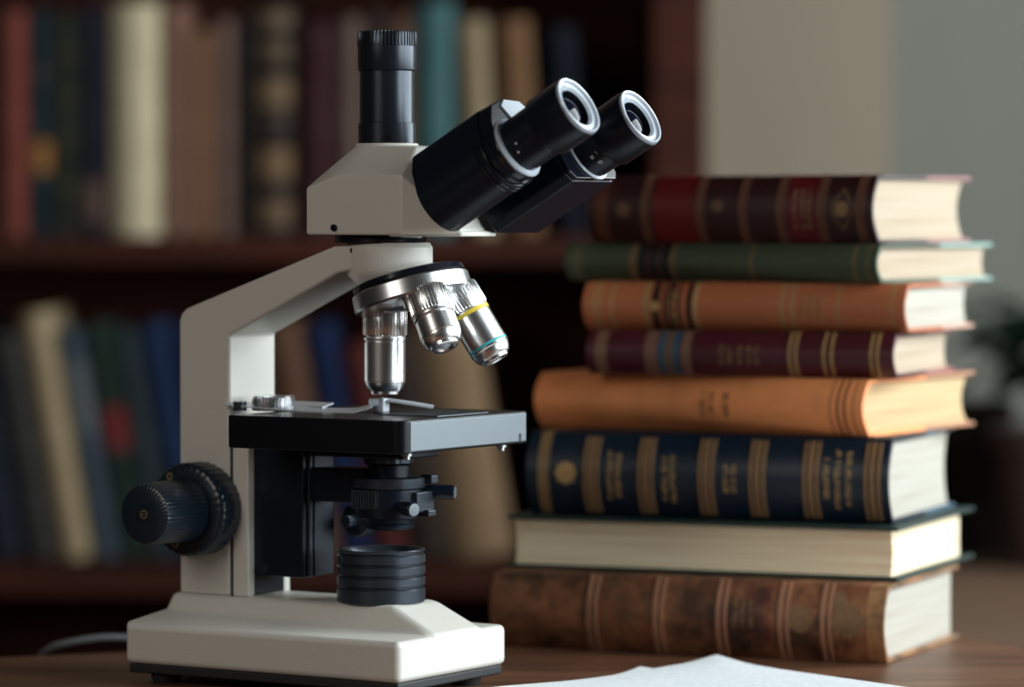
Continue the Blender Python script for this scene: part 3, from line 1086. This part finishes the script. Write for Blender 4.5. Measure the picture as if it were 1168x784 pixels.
letters(B, bk, ((.690, .25, .75), (.715, .25, .75), (.742, .25, .75)), .012, 'gilt')

# 7 green
a = R(33)
B = Book(.255, .178, .0275, b=.004, fe=.004)
c, r = corner_loc(.2533, .280, a, B.L, B.W, .2553)
bk = build_book(B, cover_mat('green_cloth', srgb(66, 76, 58), B.L,
                [(.02, .06, srgb(90, 92, 70)), (.215, .235, GD), (.243, .262, srgb(22, 18, 20)), (.262, .283, srgb(58, 36, 36)), (.283, .30, srgb(22, 18, 20)), (.30, .322, srgb(58, 36, 36)), (.322, .345, srgb(18, 16, 24)), (.350, .362, GD), (.605, .612, GD), (.925, .931, GD), (.965, .972, GD)], wear=.15, board=srgb(132, 158, 150)), PG, c, r,  # pale board colour has the light on its edges painted in
                'thin sage green book with a dark spine label, second from the top')

# 8 red and dark brown on top
a = R(31)
B = Book(.228, .158, .0478, b=.007, fe=.011)
c, r = corner_loc(.2520, .285, a, B.L, B.W, .2829)
DR = srgb(44, 16, 16)
bk = build_book(B, cover_mat('dark_red_leather', DR, B.L,
                [(.03, .075, srgb(78, 40, 26)), (.235, .390, srgb(92, 10, 16)), (.705, .81, srgb(84, 14, 20))], wear=.2, rough=.45, worn=srgb(70, 32, 26), board=srgb(140, 92, 92)), PG, c, r,  # pinkish boards: edge sheen put into the colour
                'thick dark red leather book lying on top of the stack')
for f in (.20, .395, .545, .675, .815, .945):
    bm2 = bmesh.new()
    B.patch(bm2, f, f + .010, .0, 1., .0010, 12)
    B.patch(bm2, f + .016, f + .024, .0, 1., .0006, 12)
    obj('raised_band', bm2, mat('dull_band', srgb(92, 54, 36), .55, var=.3, vscale=200), bk)
bm = bmesh.new()
for k in range(10):
    f0 = .860 + .008 * k
    h = .07 + .25 * (1 - abs(k - 4.5) / 4.5)
    B.patch(bm, f0, f0 + .003, .5 - h, .5 - h + .05, .0005, 1)
    B.patch(bm, f0, f0 + .003, .5 + h - .05, .5 + h, .0005, 1)
B.star(bm, .895, .5, .006)
obj('gilt_ornament', bm, M['gilt_dim'], bk)
rosette(B, bk, .135, .50, .006, 'gilt_faint')
rosette(B, bk, .47, .55, .005, 'gilt_faint')
letters(B, bk, ((.73, .22, .80), (.757, .22, .80), (.78, .22, .80)), .011, 'gilt_dim')

# ------------------------------------------------------------------ papers
def sheet(corner, ang, w, l, z, lift, decay, m):
    """flat sheet, its far corner curled up; ang turns the two edges"""
    bm = bmesh.new()
    d1 = Vector((math.cos(ang), math.sin(ang), 0))
    d2 = Vector((-math.sin(ang), math.cos(ang), 0))
    n1, n2 = 40, 52
    g = []
    for k in (0, 1):
        rows = []
        for i in range(n1 + 1):
            row = []
            for j in range(n2 + 1):
                p, q = w * i / n1, l * j / n2
                h = lift * math.exp(-(math.hypot(p, q) / decay) ** 1.3) + .0007 * (1 + math.sin(p * 38 + q * 21)) * min(1, (p + q) / .05)
                row.append(bm.verts.new((corner[0] + d1.x * p + d2.x * q, corner[1] + d1.y * p + d2.y * q, z + h + k * .00015)))
            rows.append(row)
        g.append(rows)
    for k in (0, 1):
        for i in range(n1):
            for j in range(n2):
                a_ = g[k]
                f = (a_[i][j], a_[i + 1][j], a_[i + 1][j + 1], a_[i][j + 1])
                bm.faces.new(f if k else tuple(reversed(f)))
    for i in range(n1):
        for j in (0, n2):
            bm.faces.new((g[0][i][j], g[0][i + 1][j], g[1][i + 1][j], g[1][i][j]))
    for j in range(n2):
        for i in (0, n1):
            bm.faces.new((g[0][i][j], g[0][i][j + 1], g[1][i][j + 1], g[1][i][j]))
    return bm


def text_paper():
    m = mat('printed_paper', (0.84, 0.87, 0.90, 1), 0.8, var=.02)
    nt = m.node_tree
    b = nt.nodes['Principled BSDF']
    src = b.inputs['Base Color'].links[0].from_socket
    tc = nt.nodes.new('ShaderNodeTexCoord')
    mp = nt.nodes.new('ShaderNodeMapping')
    mp.inputs['Rotation'].default_value = (0, 0, R(45))
    nt.links.new(tc.outputs['Object'], mp.inputs['Vector'])
    sx = nt.nodes.new('ShaderNodeSeparateXYZ')
    nt.links.new(mp.outputs['Vector'], sx.inputs[0])

    def math_n(op, a, bv):
        n = nt.nodes.new('ShaderNodeMath')
        n.operation = op
        for i, x in enumerate((a, bv)):
            if isinstance(x, (int, float)):
                n.inputs[i].default_value = x
            else:
                nt.links.new(x, n.inputs[i])
        return n.outputs[0]
    fr_ = math_n('FRACT', math_n('MULTIPLY', sx.outputs['Y'], 1 / .0075), 0)
    line = math_n('LESS_THAN', fr_, .32)
    no = nt.nodes.new('ShaderNodeTexNoise')
    no.inputs['Scale'].default_value = 260
    nt.links.new(mp.outputs['Vector'], no.inputs['Vector'])
    gl_ = math_n('GREATER_THAN', no.outputs['Fac'], .47)
    fac = math_n('MULTIPLY', math_n('MULTIPLY', line, gl_), .2)
    mx = nt.nodes.new('ShaderNodeMix')
    mx.data_type = 'RGBA'
    nt.links.new(fac, mx.inputs['Factor'])
    nt.links.new(src, mx.inputs['A'])
    mx.inputs['B'].default_value = (.10, .12, .17, 1)
    nt.links.new(mx.outputs['Result'], b.inputs['Base Color'])
    return m


s1 = obj('paper_sheet', sheet((.085, .168), R(239), .21, .29, .0002, .0035, .022, None), M['paper'])
tag(s1, 'white paper sheet on the desk, its corner showing from under the printed sheet', 'paper')
s2 = obj('paper_sheet', sheet((.137, .193), R(222), .21, .29, .0022, .0065, .030, None), text_paper())
tag(s2, 'upper white sheet of paper with faint printed lines, in front of the books', 'paper')

# ------------------------------------------------------------------ bookcase
DF = 4.10                       # distance of its front


def PX(x, D=DF):
    return (x - 584) * D / FPX


def PZ(y, D=DF):
    return .30 - (y - 250) * D / FPX


YF = DF - 2.32
XR0, XR1 = PX(745), PX(806)
XL = -.98
case = empty('bookcase', ((XL + XR1) / 2, YF + .16, -.75))
tag(case, 'dark reddish wooden bookcase filled with books behind the microscope', 'bookcase')
coff = -Vector(case.location)
Y1 = YB - .004
shelves = [(PZ(300), PZ(270)), (PZ(680), PZ(644)), (.645, .675), (-.46, -.43), (-.75, -.68)]


def cpart(name, *a):
    return obj(name, box(*a), M['case'], case, off=coff, bevel=.002)


cpart('side_panel', XR0, XR1, YF, Y1, -.75, .68)
cpart('side_panel', XL, XL + .05, YF, Y1, -.75, .68)
for z0, z1 in shelves:
    cpart('shelf', XL + .05, XR0, YF + .004, Y1 - .012, z0, z1)
cpart('back_panel', XL + .05, XR0, Y1 - .012, Y1, -.75, .68)

# ------------------------------------------------------------------ books on the shelves
PGD = paper_edge('page_edges_shelf', srgb(150, 132, 108), srgb(110, 92, 72), 500)


def shelf_book(x0, x1, ytop, zsh, col, label, group, lean=0.0, bands=(), depth=.16, setback=.025, H=None, lat=False, wear=.2):
    T = (x1 - x0) * DF / FPX - .0008
    L = H if H else (PZ(ytop) - zsh)
    spec = Book(L, depth, T, b=min(.006, T * .16), tb=min(.003, T * .12), hh=.004, fe=.004)
    th_ = -(R(90) + lean)
    rot = Matrix.Rotation(th_, 4, 'Y')
    anchor = rot @ Vector((-L / 2, -depth / 2, T))
    loc = Vector((PX(x0), YF + setback, zsh + .0005)) - anchor
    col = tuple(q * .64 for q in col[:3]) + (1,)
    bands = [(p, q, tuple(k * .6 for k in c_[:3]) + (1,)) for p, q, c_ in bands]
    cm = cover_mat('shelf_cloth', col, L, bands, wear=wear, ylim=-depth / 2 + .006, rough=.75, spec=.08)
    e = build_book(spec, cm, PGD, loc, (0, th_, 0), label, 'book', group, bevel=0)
    return e, spec


z1_ = shelves[0][1]
UP = 'books on the upper shelf behind the microscope'
gt = srgb(150, 112, 70)
row = [
    (-46, -3, 12, (58, 34, 30), 'dark brown book on the upper shelf at the far left edge of the picture', ()),
    (-2, 28, 12, (136, 72, 62), 'dusty red book on the upper shelf at the left edge of the picture', ()),
    (29, 56, 12, (38, 50, 56), 'dark teal book with an orange gilt spot, right of the dusty red book', ((.28, .42, (170, 120, 70)), (.70, .74, (84, 78, 66)))),
    (57, 86, 14, (48, 50, 42), 'dark olive book on the upper shelf, right of the teal book with the gilt spot', ((.2, .22, (90, 84, 56)), (.42, .44, (90, 84, 56)), (.62, .64, (90, 84, 56)), (.80, .82, (90, 84, 56)))),
    (87, 116, 8, (36, 34, 46), 'dark purplish book with a pale patch low on its spine, left of the beige book', ((.06, .24, (104, 82, 74)),)),
    (125, 182, 4, (224, 206, 172), 'wide beige book standing on the upper shelf, the palest one', ()),
    (184, 212, 6, (140, 102, 88), 'dusty pink book directly right of the wide beige book', ()),
    (213, 239, 34, (142, 104, 80), 'shorter light brown book on the upper shelf, second right of the beige book', ()),
    (240, 266, 22, (118, 92, 82), 'grey brown book on the upper shelf, left of the thin black book', ()),
    (267, 286, 20, (40, 34, 34), 'thin black book on the upper shelf, left of the gold-banded book', ()),
    (287, 332, 6, (50, 42, 40), 'dark book with a column of tan panels on its spine, left of the phototube', ((.04, .16, (124, 100, 78)), (.24, .38, (136, 108, 80)), (.48, .52, (90, 74, 62)), (.56, .68, (136, 110, 84)), (.76, .84, (110, 92, 72)), (.90, .97, (124, 102, 80)))),
    (334, 384, 26, (62, 34, 36), 'dark maroon book on the upper shelf, left of the microscope head', ()),
    (385, 412, 20, (116, 94, 86), 'grey mauve book on the upper shelf, partly behind the black phototube', ()),
    (413, 441, 14, (60, 46, 42), 'dark brown book on the upper shelf hidden mostly behind the phototube', ()),
    (442, 470, 18, (98, 70, 58), 'reddish brown book just right of the phototube', ()),
    (472, 518, 2, (74, 108, 110), 'teal blue book on the upper shelf, right of the phototube', ()),
]
for x0, x1, yt, cl, lab, bd in row:
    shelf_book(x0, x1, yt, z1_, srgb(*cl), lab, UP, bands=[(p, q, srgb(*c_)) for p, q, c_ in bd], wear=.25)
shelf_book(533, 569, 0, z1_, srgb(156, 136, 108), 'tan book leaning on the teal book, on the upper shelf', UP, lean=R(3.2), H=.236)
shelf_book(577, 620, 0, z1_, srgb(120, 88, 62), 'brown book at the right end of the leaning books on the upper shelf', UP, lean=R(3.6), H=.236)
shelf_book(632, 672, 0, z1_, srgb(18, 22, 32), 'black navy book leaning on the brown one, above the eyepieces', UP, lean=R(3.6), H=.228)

LO = 'books leaning on the lower shelf behind the microscope'
z2_ = shelves[1][1]
ln = R(9.5)
row2 = [
    (44, .262, (34, 40, 50), 'dark navy book leaning at the left edge of the lower shelf', ()),
    (38, .250, (60, 58, 56), 'dark grey leaning book on the lower shelf, left of the beige leaning book', ()),
    (36, .274, (176, 154, 122), 'beige book leaning on the lower shelf at the left of the picture', ()),
    (30, .256, (70, 80, 90), 'slate grey book leaning right of the beige one on the lower shelf', ((.55, .85, (108, 112, 114)),)),
    (32, .262, (38, 52, 44), 'dark green leaning book with a red patch on its spine', ((.46, .64, (130, 44, 48)),)),
    (28, .256, (52, 60, 64), 'dark grey green book leaning left of the bright blue one', ()),
    (34, .262, (30, 48, 80), 'bright blue book leaning on the lower shelf left of the microscope column', ()),
    (30, .255, (26, 40, 72), 'dark blue book leaning on the lower shelf behind the microscope column', ()),
    (40, .250, (44, 40, 44), 'charcoal book leaning behind the microscope column', ()),
    (32, .262, (58, 50, 48), 'dark grey brown book leaning just behind the right edge of the column', ()),
    (46, .262, (104, 74, 58), 'brown leaning book seen through the gap under the arm', ()),
    (36, .262, (22, 38, 72), 'blue leaning book seen through the gap under the microscope arm', ()),
    (40, .240, (84, 38, 36), 'dull red leaning book behind the condenser', ()),
    (50, .250, (58, 46, 40), 'dark brown leaning book behind the vertical objective', ()),
    (68, .268, (150, 122, 94), 'wide tan leaning book behind the stage, the rightmost of the lower row', ()),
]
x = -20.0
for w_, H_, cl, lab, bd in row2:
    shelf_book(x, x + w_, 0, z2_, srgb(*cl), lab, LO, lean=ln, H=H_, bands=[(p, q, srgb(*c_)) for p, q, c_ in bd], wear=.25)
    x += w_ / math.cos(ln) + 1.2

# ------------------------------------------------------------------ side table with box and plant
st = empty('side_table', (.80, 1.35, -.75))
tag(st, 'brown wooden side table far behind the stack of books, at the right edge', 'table')
so = -Vector(st.location)
obj('table_top', box(.32, 1.3, .86, 1.84, -.095, -.063), M['sidew'], st, off=so, bevel=.003)
for p in (.36, 1.26):
    for q in (.90, 1.80):
        obj('leg', box(p - .025, p + .025, q - .025, q + .025, -.75, -.095), M['sidew'], st, off=so, bevel=.002)
bx_e = empty('storage_box', (.438, 1.765, -.0625))
tag(bx_e, 'dark brown wooden box on the side table right behind the stacked books', 'box')
bm = bmesh.new()
bx(bm, -.065, .099, -.06, .06, 0, .012)
bx(bm, -.065, .099, -.06, -.050, .012, .150)
bx(bm, -.065, .099, .050, .06, .012, .150)
bx(bm, -.065, -.055, -.05, .05, .012, .150)
bx(bm, .089, .099, -.05, .05, .012, .150)
obj('body', bm, M['boxw'], bx_e, bevel=.0015)
obj('lid', box(-.068, .102, -.063, .063, .150, .166), M['boxw'], bx_e, bevel=.002)

pl = empty('potted_plant', (.574, 1.60, -.0625))
tag(pl, 'dark green leafy plant in a brown pot at the right edge of the picture', 'plant')
obj('pot', lathe(bmesh.new(), (0, 0, 0), (0, 0, 1), [(0, .050), (.004, .054), (.120, .070), (.124, .076), (.145, .078), (.147, .074), (.130, .068), (.120, .0)], 48), M['pot'], pl)
obj('soil', lathe(bmesh.new(), (0, 0, .1205), (0, 0, 1), [(0, .066), (.006, .050), (.008, 0)], 32), M['soil'], pl)
rp = random.Random(11)
bm = bmesh.new()
bml = bmesh.new()
for k in range(64):
    an = rp.uniform(0, 2 * math.pi)
    reach = rp.uniform(.02, .085)
    top = rp.uniform(.20, .275)
    tip = Vector((math.cos(an) * reach, math.sin(an) * reach * .8, top))
    st_pts = catmull([(0, 0, .118), (tip.x * .35, tip.y * .35, .12 + (top - .12) * .6), tip], 4)
    tube(bm, st_pts, .0012, 6)
    s_ = rp.uniform(.024, .036)
    d = Vector((math.cos(an), math.sin(an), rp.uniform(-.5, .5))).normalized()
    sd = Vector((-d.y, d.x, rp.uniform(-.4, .4))).normalized()
    up = d.cross(sd)
    cen = []
    for i in range(7):
        t = i / 6
        hw = s_ * .62 * math.sin(math.pi * min(1, t * .92 + .06)) ** .8
        c_ = tip + d * (s_ * 1.9 * t) - Vector((0, 0, 1)) * (.012 * t * t)
        cen.append((bml.verts.new(c_ - sd * hw + up * .003), bml.verts.new(c_), bml.verts.new(c_ + sd * hw + up * .003)))
    for A_, B_ in zip(cen, cen[1:]):
        bml.faces.new((A_[0], A_[1], B_[1], B_[0]))
        bml.faces.new((A_[1], A_[2], B_[2], B_[1]))
obj('stem', bm, M['leaf'], pl)
obj('foliage', bml, M['leaf'], pl)
